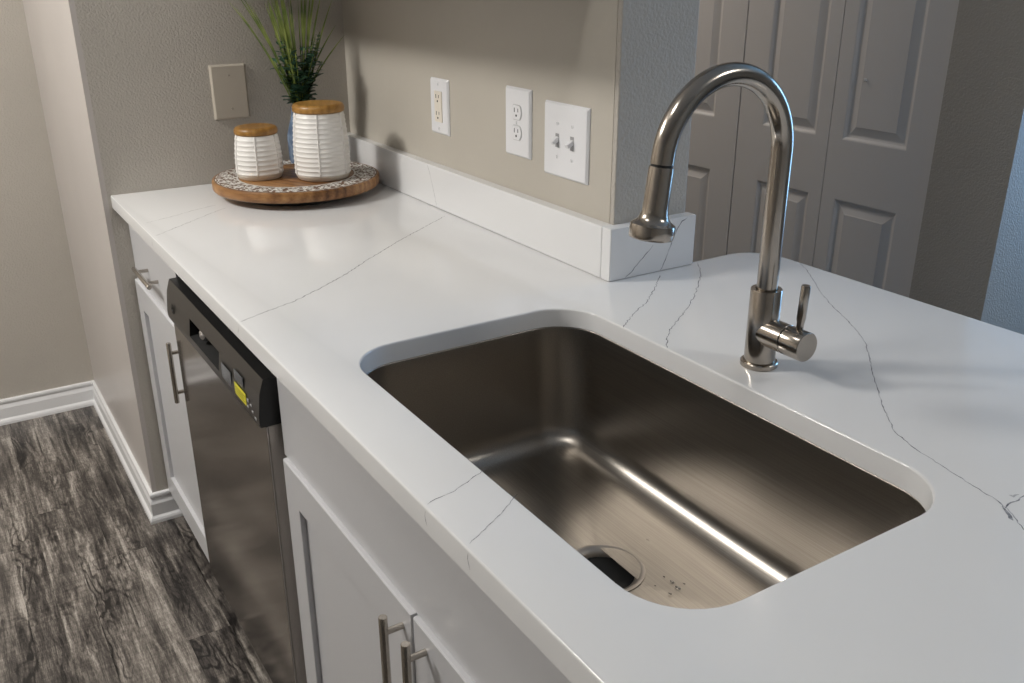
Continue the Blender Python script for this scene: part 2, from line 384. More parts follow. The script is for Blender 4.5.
# ------------------------------------------------------------------ closet bifold doors
D0 = 2.0
def panel_mesh(x0, x1, z0, z1):
    bm = bmesh.new(); rows = []
    for ins, dep in ((0, 0), (0.004, 0.0015), (0.010, 0.008), (0.015, 0.010), (0.018, 0.010), (0.040, 0.003), (0.043, 0.0015)):
        rows.append(ring_verts(bm, [(x0+ins, dep, z0+ins), (x1-ins, dep, z0+ins), (x1-ins, dep, z1-ins), (x0+ins, dep, z1-ins)]))
    for a, b in zip(rows, rows[1:]): bridge(bm, a, b)
    bm.faces.new(rows[-1]); return bm
def leaf(x0, x1, sl, sr, parent, rz=0.0, pivot='l'):
    wd = x1-x0; g = 0.0015
    e = empty('leaf', ((x0 if pivot == 'l' else x1), D0, 0), rz); e.parent = parent
    ox = 0 if pivot == 'l' else -wd
    rects = [(0.205, 0.757), (0.938, 1.62), (1.74, 1.93)]
    bm = bmesh.new()
    zs = [0.012]+[z for r_ in rects for z in r_]+[2.045]
    def quad(xa, xb, za, zb): bm.faces.new([bm.verts.new(p) for p in ((xa, 0, za), (xb, 0, za), (xb, 0, zb), (xa, 0, zb))])
    xs = [ox+g, ox+sl, ox+wd-sr, ox+wd-g]
    for k in range(len(zs)-1):
        quad(xs[0], xs[1], zs[k], zs[k+1]); quad(xs[2], xs[3], zs[k], zs[k+1])
        if k % 2 == 0: quad(xs[1], xs[2], zs[k], zs[k+1])
    # edges and back of the leaf
    for f in (((xs[0], 0, zs[0]), (xs[0], 0.034, zs[0]), (xs[0], 0.034, zs[-1]), (xs[0], 0, zs[-1])), ((xs[3], 0, zs[0]), (xs[3], 0.034, zs[0]), (xs[3], 0.034, zs[-1]), (xs[3], 0, zs[-1])),
              ((xs[0], 0, zs[0]), (xs[3], 0, zs[0]), (xs[3], 0.034, zs[0]), (xs[0], 0.034, zs[0])), ((xs[0], 0, zs[-1]), (xs[3], 0, zs[-1]), (xs[3], 0.034, zs[-1]), (xs[0], 0.034, zs[-1])),
              ((xs[0], 0.034, zs[0]), (xs[3], 0.034, zs[0]), (xs[3], 0.034, zs[-1]), (xs[0], 0.034, zs[-1]))):
        bm.faces.new([bm.verts.new(p) for p in f])
    obj('frame', bm, 'door', e)
    for z0, z1 in rects: obj('panel', panel_mesh(xs[1], xs[2], z0, z1), 'door', e)
    return e
d1 = empty('door_1', (0, 0, 0)); struct(d1, 'grey white panelled bifold closet doors behind the counter')
leaf(-0.661, -0.279, 0.107, 0.05, d1)
leaf(-0.279, 0.101, 0.05, 0.107, d1, math.radians(3.0), 'r')
leaf(0.104, 0.485, 0.107, 0.05, d1)
lf = leaf(0.485, 0.867, 0.05, 0.107, d1)
p = on(866, 80, 1, D0)
k = obj('knob', lathe(bmesh.new(), [(0.004, 0), (0.0055, 0.002), (0.0055, 0.004), (0.003, 0.006)], 16, mat=Matrix.Rotation(math.radians(90), 4, 'X')), 'trim', lf, True); k.location = (p.x-0.485, -0.001, p.z)
# ------------------------------------------------------------------ upper cabinet above the frame (its shade falls on the wall)
uc = tag(empty('wall_cabinet', (0.0, W, 1.408)), 'white wall cabinet hung on the long wall above the counter', 'cabinet')
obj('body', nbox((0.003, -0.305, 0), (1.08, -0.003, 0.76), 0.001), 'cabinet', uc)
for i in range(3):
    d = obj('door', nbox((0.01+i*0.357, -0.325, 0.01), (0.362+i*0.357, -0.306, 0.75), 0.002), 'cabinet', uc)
# ------------------------------------------------------------------ base cabinets
def shaker(x0, x1, z0, z1, y, parent, th=0.019, st=0.058, rl=0.066):
    """recessed-panel door, front at y"""
    d = empty('door', ((x0+x1)/2, y, z0)); d.parent = parent; cx = (x0+x1)/2; hw = (x1-x0)/2; hz = z1-z0
    bm = bmesh.new()
    outer = [(-hw, 0), (hw, 0), (hw, hz), (-hw, hz)]
    inner = [(-hw+st, rl), (hw-st, rl), (hw-st, hz-rl), (-hw+st, hz-rl)]
    e = 0.0015
    def ins(P, d_): return offset(P, d_)
    rows = [ring_verts(bm, [(x, th, z) for x, z in outer]), ring_verts(bm, [(x, e, z) for x, z in outer]), ring_verts(bm, [(x, 0, z) for x, z in ins(outer, e)]),
            ring_verts(bm, [(x, 0, z) for x, z in ins(inner, -0.001)]), ring_verts(bm, [(x, 0.001, z) for x, z in inner]), ring_verts(bm, [(x, 0.0095, z) for x, z in inner])]
    for a, b in zip(rows, rows[1:]): bridge(bm, a, b)
    bm.faces.new(rows[0])
    obj('frame', bm, 'cabinet', d)
    obj('panel', nbox((-hw+st-0.0005, 0.0093, rl-0.0005), (hw-st+0.0005, 0.014, hz-rl+0.0005)), 'cabinet', d)
    return d
def bar_pull(parent, p0, p1, face_y, inset=0.02, r=0.006):
    """p0,p1 = bar ends in parent space; the posts run to face_y"""
    p0, p1 = Vector(p0), Vector(p1); bm = bmesh.new(); d = (p1-p0).normalized()
    e = 0.0006
    tube(bm, [p0, p0+d*0.0001, p0+d*0.001, p1-d*0.001, p1-d*0.0001, p1], [r-e, r-e*0.8, r, r, r-e*0.8, r-e], 20)
    for p in (p0+d*inset, p1-d*inset):
        tube(bm, [p, (p.x, face_y, p.z)], 0.0043, 14)
    return obj('handle', bm, 'nickel_dark', parent, True, 35)
c1 = tag(empty('base_cabinet', (0, DY, 0)), 'white base cabinet with one drawer and one door beside the far wall', 'cabinet')
XA0, XA1 = 0.002, 0.468
def carcass(c, x0, x1):
    bm = nbox((x0, AY+0.019-DY, 0.10), (x1, 0.60-DY, T-TH-0.0005)); o = obj('body', bm, 'cabinet', c)
    obj('toe_kick', nbox((x0, 0.09-DY, 0.001), (x1, 0.105-DY, 0.10)), 'cabinet', c)
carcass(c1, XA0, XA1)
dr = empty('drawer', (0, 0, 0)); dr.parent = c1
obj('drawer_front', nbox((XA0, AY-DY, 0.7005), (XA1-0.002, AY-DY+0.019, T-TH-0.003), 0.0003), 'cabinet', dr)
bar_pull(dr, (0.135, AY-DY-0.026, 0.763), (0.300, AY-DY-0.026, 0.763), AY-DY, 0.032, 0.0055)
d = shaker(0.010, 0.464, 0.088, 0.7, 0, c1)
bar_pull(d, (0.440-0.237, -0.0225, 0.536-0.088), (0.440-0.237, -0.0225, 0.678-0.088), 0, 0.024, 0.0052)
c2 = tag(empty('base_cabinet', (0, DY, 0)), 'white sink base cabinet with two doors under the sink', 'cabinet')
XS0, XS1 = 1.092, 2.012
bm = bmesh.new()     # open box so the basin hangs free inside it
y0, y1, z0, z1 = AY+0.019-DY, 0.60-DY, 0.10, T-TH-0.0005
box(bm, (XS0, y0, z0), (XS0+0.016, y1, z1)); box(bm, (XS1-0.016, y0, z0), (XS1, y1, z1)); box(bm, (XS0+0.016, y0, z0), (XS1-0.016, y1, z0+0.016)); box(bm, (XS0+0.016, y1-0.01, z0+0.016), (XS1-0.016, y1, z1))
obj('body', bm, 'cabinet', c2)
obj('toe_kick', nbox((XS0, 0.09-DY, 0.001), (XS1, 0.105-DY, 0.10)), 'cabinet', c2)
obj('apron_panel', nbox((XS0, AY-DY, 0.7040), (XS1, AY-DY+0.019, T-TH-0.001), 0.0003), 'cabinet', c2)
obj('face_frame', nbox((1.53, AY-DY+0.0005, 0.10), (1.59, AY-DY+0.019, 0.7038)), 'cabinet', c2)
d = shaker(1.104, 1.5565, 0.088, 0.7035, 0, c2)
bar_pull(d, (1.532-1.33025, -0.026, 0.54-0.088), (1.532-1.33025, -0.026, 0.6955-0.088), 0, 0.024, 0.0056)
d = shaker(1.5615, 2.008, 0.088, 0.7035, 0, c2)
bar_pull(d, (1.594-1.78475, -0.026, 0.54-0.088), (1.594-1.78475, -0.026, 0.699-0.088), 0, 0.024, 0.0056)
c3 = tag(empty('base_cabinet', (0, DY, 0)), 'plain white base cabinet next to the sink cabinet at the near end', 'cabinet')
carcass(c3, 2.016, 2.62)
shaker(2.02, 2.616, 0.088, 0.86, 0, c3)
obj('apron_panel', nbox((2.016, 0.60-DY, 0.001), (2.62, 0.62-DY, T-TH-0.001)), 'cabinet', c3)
# ------------------------------------------------------------------ dishwasher
XD0, XD1, DF = 0.476, 1.072, 0.010
dw = tag(empty('dishwasher', ((XD0+XD1)/2, DF, 0)), 'stainless steel dishwasher with a dark control panel between the white cabinets', 'dishwasher')
cx = (XD0+XD1)/2; hw = (XD1-XD0)/2
obj('tub', nbox((-hw+0.004, 0.045, 0.10), (hw-0.004, 0.55, 0.826)), 'black', dw)
obj('toe_panel', nbox((-hw+0.004, 0.08, 0.001), (hw-0.004, 0.095, 0.10)), 'black', dw)
dd = obj('door', nbox((-hw+0.0015, 0.0035, 0.115), (hw-0.0015, 0.044, 0.748), 0.0015), 'steel_edge', dw)
obj('front_skin', nbox((-hw, 0.0, 0.112), (hw, 0.0035, 0.7485), 0.0008), 'steel_door', dd)
# control panel: extruded profile with a rounded shoulder, black ends and a pocket
ZP0, ZP1 = 0.750, 0.831
def cprof(g=0.0):
    P = [(0.046, ZP0), (-0.008, ZP0), (-0.0092, ZP0+0.004), (-0.0092, ZP0+0.014), (-0.0078, 0.786), (-0.0040, 0.808), (0.0004, 0.822), (0.0035, ZP1), (0.046, ZP1+0.001)]
    return P
PX0, PX1, PZ0, PZ1 = 0.655-cx, 0.852-cx, 0.766, 0.802     # pocket
bm = bmesh.new(); P = cprof()
def yat(z):
    for (ya, za), (yb, zb) in zip(P[1:], P[2:]):
        if za <= z <= zb: return ya+(yb-ya)*(z-za)/(zb-za)
    return P[1][0]
zs = [ZP0, ZP0+0.004, PZ0, PZ1, 0.808, 0.815, 0.822, ZP1]
xs = [-hw, PX0, PX1, hw]
V = {}
for i, x in enumerate(xs):
    for j, z in enumerate(zs): V[i, j] = bm.verts.new((x, yat(z), z))
for i in range(3):
    for j in range(len(zs)-1):
        if i == 1 and j == 2: continue
        bm.faces.new((V[i, j], V[i+1, j], V[i+1, j+1], V[i, j+1]))
cp = obj('control_panel', bm, 'panel', dw, True, 50)
bm = bmesh.new()
rA = [(PX0, yat(PZ0), PZ0), (PX1, yat(PZ0), PZ0), (PX1, yat(PZ1), PZ1), (PX0, yat(PZ1), PZ1)]
rB = [(PX0+0.003, 0.030, PZ0+0.006), (PX1-0.003, 0.030, PZ0+0.006), (PX1-0.003, 0.030, PZ1+0.004), (PX0+0.003, 0.030, PZ1+0.004)]
A = ring_verts(bm, rA); B = ring_verts(bm, rB); bridge(bm, A, B); bm.faces.new(B)
obj('pocket', bm, 'hole', cp)  # near-black colour stands in for the shade inside the pocket
lat = lathe(bmesh.new(), [(0.0, 0.0), (0.012, 0.0), (0.0135, 0.005), (0.0115, 0.010), (0.006, 0.0135), (0.0, 0.014)], 20, mat=Matrix.Rotation(math.radians(90), 4, 'X'), cap=False)
lo = obj('latch_button', lat, 'chrome', cp, True); lo.location = (0.715-cx, 0.010, 0.787)
# top cover (black) and black end caps
bm = bmesh.new()
bm.faces.new([bm.verts.new(p) for p in ((-hw, yat(ZP1), ZP1), (hw, yat(ZP1), ZP1), (hw, 0.046, ZP1+0.001), (-hw, 0.046, ZP1+0.001))])
obj('top_cover', bm, 'black', cp)
for s in (-1, 1):
    bm = bmesh.new(); pr = [(0.046, ZP0)]+[(yat(z), z) for z in zs]+[(0.046, ZP1+0.001)]
    A = ring_verts(bm, [(s*hw, y, z) for y, z in pr]); B = ring_verts(bm, [(s*(hw-0.002), y+0.0005, z-0.0005) for y, z in pr]); bridge(bm, A, B); bm.faces.new(A); bm.faces.new(B)
    obj('end_cap', bm, 'black', cp)
bm = bmesh.new(); box(bm, (-hw, yat(ZP0), ZP0-0.001), (hw, 0.044, ZP0)); obj('lower_lip', bm, 'black', cp)
# round emblem, display label, yellow label, small marks
em = empty('emblem', (0.529-cx, yat(0.783)-0.0004, 0.783)); em.parent = cp
RX = Matrix.Rotation(math.radians(90), 4, 'X')
obj('ring', lathe(bmesh.new(), [(0.0085, 0), (0.0085, 0.0008), (0.0110, 0.0008), (0.0110, 0), (0.0085, 0)], 28, mat=RX, cap=False), 'black', em)
bm = bmesh.new()
tube(bm, [(0.0045*math.cos(a)-0.001, -0.0006, 0.0045*math.sin(a)) for a in [math.radians(40+i*20) for i in range(16)]], 0.0008, 6)
tube(bm, [(0.0045, -0.0006, 0.004), (0.001, -0.0006, 0.0), (0.0045, -0.0006, -0.004)], 0.0008, 6)
obj('monogram', bm, 'black', em)
obj('display_label', nbox((0.872-cx, yat(0.775)-0.0006, 0.752), (0.928-cx, yat(0.775)+0.0004, 0.792), 0.0003, 1), 'clear_label', cp)
obj('clear_sticker', nbox((0.946-cx, yat(0.79)-0.0004, 0.786), (0.995-cx, yat(0.79)+0.0008, 0.806), 0.0002, 1), 'clear_label', cp)
yl = obj('yellow_sticker', nbox((0.948-cx, yat(0.772)-0.0007, 0.762), (1.008-cx, yat(0.772)+0.0004, 0.783), 0.0003, 1), 'yellow', cp)
bm = bmesh.new()
for r_ in range(3):
    x = -0.026
    while x < 0.024:
        wd = random.uniform(0.003, 0.008); box(bm, (x, -0.0002, 0.766+r_*0.005), (min(x+wd, 0.026), 0.0002, 0.7685+r_*0.005)); x += wd+0.0018
pt = obj('print', bm, principled('label_print', (0.30, 0.27, 0.02), 0.5), yl); pt.location = (0.978-cx, yat(0.772)-0.0008, 0)
WP = principled('white_print', (0.45, 0.45, 0.46), 0.5)
for x, z, a, b in ((1.014, 0.774, 0.008, 0.005), (1.014, 0.764, 0.006, 0.003), (1.030, 0.772, 0.006, 0.003), (1.038, 0.764, 0.006, 0.003), (1.050, 0.757, 0.008, 0.004), (0.955, 0.797, 0.02, 0.004)):
    obj('button_mark', nbox((x-cx, yat(z)-0.0007, z), (x-cx+a, yat(z)+0.0003, z+b)), WP, cp)
# ------------------------------------------------------------------ countertop with sink cut-out
XE = 2.64; YO = 0.981; XO = 1.167; RO = 0.075
arc = [(XO+RO-RO*math.sin(math.radians(a)), YO-RO+RO*math.cos(math.radians(a))) for a in range(0, 91, 9)]
outer = [(0.0005, 0), (XE, 0), (XE, YO)]+arc+[(XO, W+Q), (XO, W-0.0005), (0.0005, W-0.0005)]
SX0, SX1, SY0, SY1, SR = 1.229, 1.934, 0.088, 0.491, 0.077
hole = rrect(SX0, SX1, SY0, SY1, SR, 10)
ct = tag(empty('countertop', (0, 0, T-TH)), 'white quartz countertop with thin grey veins and a cut-out for the sink', 'countertop')
o = obj('slab', slab(outer, [hole], T-TH, T, 0.0032, 4), 'quartz', ct, True, 25); o.location = (0, 0, -(T-TH))
def vein(pix, ax, val, nrm, width, parent, off, mat='vein', amp=0.0012, extra=None):
    pts = [on(u, v, ax, val) for u, v in pix]
    for q in pts:
        q[ax] = val
        if parent.name.startswith('backsplash'): q.z = max(q.z, T+0.002)
    o = obj('vein', ribbon(pts, nrm, width, amp=amp), mat, parent); o.location = off
    return o
UP = (0, 0, 1); FR = (0, -1, 0); OC = (0, 0, -(T-TH))
vein([(216, 205), (192.5, 210.6), (168.7, 217.5), (146, 223)], 2, T, UP, 0.0032, ct, OC, 'vein_faint')
vein([(226, 208), (210, 213.7), (192.5, 221), (175, 228), (156, 235.6)], 2, T, UP, 0.0034, ct, OC, 'vein_faint')
vein([(445, 216), (421, 229), (399, 240.8), (370.5, 258), (341.8, 276.6), (321, 288), (292.7, 302), (264, 312.3), (240.5, 322)], 2, T, UP, 0.0026, ct, OC, 'vein', 0.001)
vein([(660, 275.5), (654.4, 289), (646.7, 302), (634.6, 313), (625.8, 323), (623.3, 327.5)], 2, T, UP, 0.0021, ct, OC)
vein([(698, 262.5), (701, 274.6), (696, 292), (689.5, 305), (678.5, 319.6), (669.7, 330.6), (666.8, 338), (667.3, 348)], 2, T, UP, 0.0021, ct, OC)
vein([(800, 263), (806.6, 270), (813, 279.5), (821, 293), (834, 308), (847.5, 320.4), (857, 331), (865.5, 343), (869, 355.6), (872.5, 372.7), (877.5, 388), (883, 406.6), (894, 431), (912, 446.6), (943, 466.5), (974, 486.5), (996.5, 500), (1007.6, 509), (1023, 528.7), (1040, 548)], 2, T, UP, 0.0018, ct, OC, 'vein', 0.0007)
vein([(1002, 506), (1006, 511), (1010, 516), (1013, 520.5)], 2, T, UP, 0.0050, ct, OC, 'vein', 0.001)
vein([(1005.4, 508.5), (1008, 504.4), (1015.6, 501.5), (1023, 496.4), (1035, 488)], 2, T, UP, 0.0022, ct, OC)
vein([(1009, 495), (1013, 497), (1019, 494.5)], 2, T, UP, 0.0040, ct, OC, 'vein_faint')
vein([(485.6, 469), (470, 480), (454.8, 491), (435.6, 499), (427.5, 504.5)], 2, T, UP, 0.0013, ct, OC, 'vein', 0.0006)
vein([(517.6, 494), (501, 514), (481.8, 531.7), (469.5, 544)], 2, T, UP, 0.0013, ct, OC, 'vein', 0.0006)
for pix in ([(425.4, 511), (425, 516), (427, 526)], [(468, 553), (467.6, 559), (470, 570)], [(238.6, 327), (238.2, 333)]):
    vein(pix, 1, 0.0, FR, 0.0014, ct, OC, 'vein', 0.0004)
vein([(152, 239.5), (152.5, 246)], 1, 0.0, FR, 0.003, ct, OC, 'vein_faint', 0.0003)
# ------------------------------------------------------------------ backsplash pieces
def splash(name, a, b, label):
    e = tag(empty(name, (a[0], a[1], T)), label, 'backsplash')
    o = obj('strip', nbox(a, b, 0.0018, 2), 'quartz', e); o.location = (-a[0], -a[1], -T)
    return e, (-a[0], -a[1], -T)
b1, o1 = splash('backsplash', (0.0005, W-S, T+0.0006), (L-0.0003, W-0.0003, T+HB), 'long low white quartz backsplash strip along the wall with the outlets')
b2, o2 = splash('backsplash', (L+0.0002, W-S, T+0.0006), (L+S, W+Q+0.004, T+HB), 'short white quartz backsplash strip capping the end of the wall behind the spout')
vein([(427, 164), (430, 174), (433.5, 190), (437, 208)], 1, W-S, FR, 0.0024, b1, o1, 'vein_faint', 0.0006)
XP = (1, 0, 0)
vein([(653, 245), (643, 258), (633, 270), (624.5, 280.6)], 0, L+S, XP, 0.0021, b2, o2)
vein([(688, 217), (682, 221), (678, 227.5), (672, 241), (667.6, 253.7), (663, 265), (659.5, 273.5)], 0, L+S, XP, 0.0024, b2, o2)
# ------------------------------------------------------------------ sink
sk = tag(empty('sink', ((SX0+SX1)/2, (SY0+SY1)/2, 0.666)), 'undermount brushed stainless steel single bowl sink', 'sink')
ox, oy, oz = (SX0+SX1)/2, (SY0+SY1)/2, 0.666
ZR = T-TH-0.0006; ZF = 0.668
hx, hy = (SX1-SX0)/2+0.0015, (SY1-SY0)/2+0.0015
bm = bmesh.new(); rows = []
DRX, DRY, DRR = 1.570-ox, 0.305-oy, 0.056
def row(ex, z, r): rows.append(ring_verts(bm, [(x, y, z-oz) for x, y in rrect(-hx+ex, hx-ex, -hy+ex, hy-ex, r, 12)]))
row(-0.022, ZR, SR+0.024); row(0.0, ZR, SR+0.0015); row(0.0004, ZR-0.0004, SR+0.001); row(0.0008, ZR-0.002, SR)
for k in range(1, 7): row(0.0008+0.0092*k/6, ZR-0.002-(ZR-ZF-0.049)*k/6, SR-0.016*k/6)
RF = 0.040
for k in range(1, 9):
    a = math.pi/2*k/8; row(0.010+RF*(1-math.cos(a)), ZF+0.006+RF*(1-math.sin(a)), SR-0.016-RF*0.75*(1-math.cos(a)))
last = rows[-1]; n = len(last)
circ = []
base = [v.co.copy() for v in last]
def cpt(p, r):
    d_ = Vector((p.x-DRX, p.y-DRY)).normalized(); return Vector((DRX+d_.x*r, DRY+d_.y*r))
for t in (0.04, 0.12, 0.3, 0.5, 0.7, 0.88, 1.0):
    pts = []
    for p in base:
        c = cpt(p, DRR); q = Vector((p.x, p.y)).lerp(c, t); pts.append((q.x, q.y, ZF-oz+0.006*(1-t)**1.0))
    rows.append(ring_verts(bm, pts))
for a, b in zip(rows, rows[1:]): bridge(bm, a, b)
bo = obj('basin', bm, 'steel_sink', sk, True, 60)
bpy.context.view_layer.update()
for f in bo.data.polygons: pass
dn = empty('drain', (DRX, DRY, 0.002)); dn.parent = sk
obj('flange', lathe(bmesh.new(), [(0.0575, 0.0002), (0.057, 0.0014), (0.052, 0.0016), (0.046, -0.002), (0.043, -0.006), (0.0425, -0.03), (0.045, -0.03), (0.0575, 0.0002)], 48, cap=False), 'steel_edge', dn, True, 40)
bm = bmesh.new(); lathe(bm, [(0.0424, -0.010), (0.030, -0.012), (0.012, -0.016), (0.001, -0.018)], 32, cap=False)
obj('splash_guard', bm, 'rubber', dn, True)
bm = bmesh.new(); lathe(bm, [(0.0424, -0.0305), (0.0424, -0.09)], 24); obj('disposal_throat', bm, 'black', dn)
bm = bmesh.new()
for (u, v, s) in ((648, 541, 0.0032), (651, 546, 0.0014), (672, 582, 0.0024), (678, 588, 0.003), (664, 577, 0.0013), (684, 584, 0.0015), (690, 578, 0.0013), (670, 594, 0.0018), (655, 586, 0.0012), (730, 571, 0.0012), (560, 470, 0.001), (600, 490, 0.001), (545, 462, 0.0009)):
    p = on(u, v, 2, ZF+0.002); pr = [(s*math.sqrt(max(0, 1-k*k/16)), s*0.35*k/4) for k in range(0, 4)]+[(s*0.1, s*0.36)]
    lathe(bm, pr, 10, (p.x, p.y, ZF+0.0028), mat=Matrix.Diagonal((1.6, 0.9, 1, 1)))
wd = obj('water_droplets', bm, 'water', None, True); wd['kind'] = 'stuff'; tag(wd, 'scattered clear water droplets on the sink floor near the drain', 'water droplets')
# ------------------------------------------------------------------ faucet
FX, FY = 1.577, 0.560
fc = tag(empty('faucet', (FX, FY, T)), 'brushed nickel gooseneck pull-down faucet with a side lever behind the sink', 'faucet')
obj('base_flange', lathe(bmesh.new(), [(0.0250, 0.0003), (0.0258, 0.0012), (0.0258, 0.0065), (0.0245, 0.0078), (0.0210, 0.0080)], 48), 'nickel', fc, True, 40)
obj('body', lathe(bmesh.new(), [(0.0212, 0.0078), (0.0212, 0.1105), (0.0206, 0.1118), (0.0150, 0.1118), (0.0147, 0.105)], 48), 'nickel', fc, True, 40)
TR = 0.0139; RA = 0.0995; zc = 1.2105-T
path = [(0, 0, 0.10), (0, 0, 0.15), (0, 0, 0.2), (0, 0, 0.25)]
AE = 173
for k in range(0, 41):
    a = math.radians(AE*k/40); path.append((0, -RA+RA*math.cos(a), zc+RA*math.sin(a)))
a = math.radians(AE); path.append(tuple(Vector(path[-1])+Vector((0, -math.sin(a), math.cos(a)))*0.008))
obj('spout', tube(bmesh.new(), path, TR, 32), 'nickel', fc, True, 40)
a = math.radians(AE); end = Vector(path[-1]); td = Vector((0, -math.sin(a), math.cos(a)))
xax = Vector((1, 0, 0)); yax = td.cross(xax)
MT = Matrix(((xax.x, yax.x, td.x, end.x), (xax.y, yax.y, td.y, end.y), (xax.z, yax.z, td.z, end.z), (0, 0, 0, 1)))
obj('seam_ring', lathe(bmesh.new(), [(0.0132, -0.001), (0.0132, 0.004)], 32, mat=MT), 'black', fc, True, 40)
sh = obj('spray_head', lathe(bmesh.new(), [(0.0125, 0.0022), (0.0146, 0.003), (0.0150, 0.005), (0.0153, 0.042), (0.0155, 0.052), (0.0162, 0.058), (0.0180, 0.0630), (0.0210, 0.0668), (0.0245, 0.0690), (0.0266, 0.0705), (0.0272, 0.0725), (0.0272, 0.0850), (0.0264, 0.0872), (0.0240, 0.0880)], 48, mat=MT), 'nickel', fc, True, 30)
obj('nozzle_face', lathe(bmesh.new(), [(0.0235, 0.0878), (0.0220, 0.0886), (0.004, 0.0886)], 32, mat=MT), 'rubber', sh, True, 40)
RXp = Matrix.Rotation(math.radians(90), 4, 'Y'); zh = 0.9665-T
MH = Matrix.Translation((0, 0, zh)) @ RXp
obj('valve_sleeve', lathe(bmesh.new(), [(0.0201, 0.004), (0.0201, 0.0435), (0.0194, 0.0442)], 40, mat=MH), 'nickel', fc, True, 40)
obj('sleeve_gap', lathe(bmesh.new(), [(0.0180, 0.0440), (0.0180, 0.0458)], 40, mat=MH), 'black', fc)
hb = obj('handle_hub', lathe(bmesh.new(), [(0.0194, 0.0456), (0.0201, 0.0462), (0.0201, 0.0765), (0.0193, 0.0776), (0.0001, 0.0776)], 40, mat=MH, cap=False), 'nickel', fc, True, 40)
lv = lathe(bmesh.new(), [(0.0048, 0), (0.0048, 0.012), (0.0061, 0.020), (0.0061, 0.0635), (0.0055, 0.065)], 24, mat=Matrix.Translation((0.062, 0, zh+0.0165)) @ Matrix.Rotation(math.radians(2), 4, 'Y'))
obj('lever', lv, 'nickel', hb, True, 40)
# ------------------------------------------------------------------ wall plates
def face_plate(parent, w, h, th, mat, ax='y'):
    """bevelled plate lying in local xz, front towards -y"""
    bm = bmesh.new(); rows = []
    for ins, dep in ((0, 0), (0, -th*0.35), (0.0035, -th*0.92), (0.0048, -th)):
        P = rrect(-w/2+ins, w/2-ins, -h/2+ins, h/2-ins, 0.0022, 3); rows.append(ring_verts(bm, [(x, dep, z) for x, z in P]))
    for a, b in zip(rows, rows[1:]): bridge(bm, a, b)
    bm.faces.new(rows[-1]); bm.faces.new(rows[0])
    return obj('cover_plate', bm, mat, parent)
def screw(parent, x, z, th, mat='plate', ang=80):
    s = obj('screw', lathe(bmesh.new(), [(0.0034, 0), (0.0032, 0.0008), (0.0022, 0.0013)], 14, mat=RX), mat, parent, True, 30); s.location = (x, -th+0.0002, z)
    sl = obj('slot', nbox((-0.0026, -0.0014, -0.0004), (0.0026, -0.0011, 0.0004)), 'black', s); sl.rotation_euler = (0, math.radians(ang), 0)
def slots(parent, x, z, y):
    obj('slot', nbox((x-0.0075, y-0.0003, z-0.001), (x-0.0055, y, z+0.0075)), 'hole', parent)
    obj('slot', nbox((x+0.0052, y-0.0003, z), (x+0.0070, y, z+0.0068)), 'hole', parent)
    obj('ground_hole', lathe(bmesh.new(), [(0.0024, 0), (0.0024, 0.0003)], 12, (x, y, z-0.007), mat=RX), 'hole', parent)
pth = 0.0065
# blank beige plate on the far wall (faces +x)
bp = tag(empty('blank_wall_plate', (0, 0.3165, 1.137), math.radians(90)), 'beige blank wall plate with two screws on the far wall above the counter', 'wall plate')
face_plate(bp, 0.090, 0.133, pth, 'plate_beige')
for z in (0.041, -0.041): screw(bp, 0, z, pth, 'plate_beige', 35)
# left outlet
e = tag(empty('wall_outlet', (0.5285, W, 1.1385)), 'white outlet plate with a cream rectangular receptacle, nearest the plant', 'outlet')
face_plate(e, 0.082, 0.121, 0.006, 'plate'); screw(e, 0, 0.0485, 0.006); screw(e, 0, -0.0485, 0.006)
rc = obj('receptacle', nbox((-0.0168, -0.0085, -0.0335), (0.0168, -0.005, 0.0335), 0.0012), 'cream', e)
for z in (0.019, -0.0175): slots(rc, -0.001, z, -0.0085)
# right outlet
e = tag(empty('wall_outlet', (0.851, W, 1.1455)), 'large white outlet plate with a round-faced duplex receptacle, beside the double switch', 'outlet')
face_plate(e, 0.090, 0.132, pth, 'plate'); screw(e, 0, 0, pth)
for z in (0.0195, -0.0195):
    bm = bmesh.new(); P = []
    for i in range(28):
        a = 2*math.pi*i/28; P.append((0.0172*math.cos(a), max(-0.0135, min(0.0135, 0.0172*math.sin(a)))))
    A = ring_verts(bm, [(x, -pth+0.0005, q+z) for x, q in P]); B = ring_verts(bm, [(x*0.97, -pth-0.0016, q*0.97+z) for x, q in P]); bridge(bm, A, B); bm.faces.new(B); bm.faces.new(A)
    rc = obj('receptacle', bm, 'plate', e); slots(rc, 0, z+0.001, -pth-0.0016)
    bm = bmesh.new(); A = ring_verts(bm, [(x*1.10, -pth-0.0001, q*1.10+z) for x, q in P]); B = ring_verts(bm, [(x*1.02, -pth-0.0003, q*1.02+z) for x, q in P]); bridge(bm, A, B)
    obj('gap', bm, principled('plate_gap', (0.5, 0.5, 0.51), 0.6), rc)
# double switch
e = tag(empty('light_switch', (1.0115, W, 1.1315)), 'white double light switch plate with two toggles, nearest the wall end', 'light switch')
face_plate(e, 0.137, 0.135, pth, 'plate')
for x in (-0.023, 0.023):
    for z in (0.030, -0.030): screw(e, x, z, pth)
    t = obj('toggle', nbox((-0.0048, -0.015, -0.004), (0.0048, 0.002, 0.004), 0.0012), 'plate', e); t.location = (x, -pth+0.001, 0.003); t.rotation_euler = (math.radians(28), 0, 0)
    obj('toggle_frame', nbox((x-0.0054, -pth-0.0004, -0.0125), (x+0.0054, -pth+0.0004, 0.0125)), principled('toggle_slot', (0.33, 0.33, 0.34), 0.6), e)
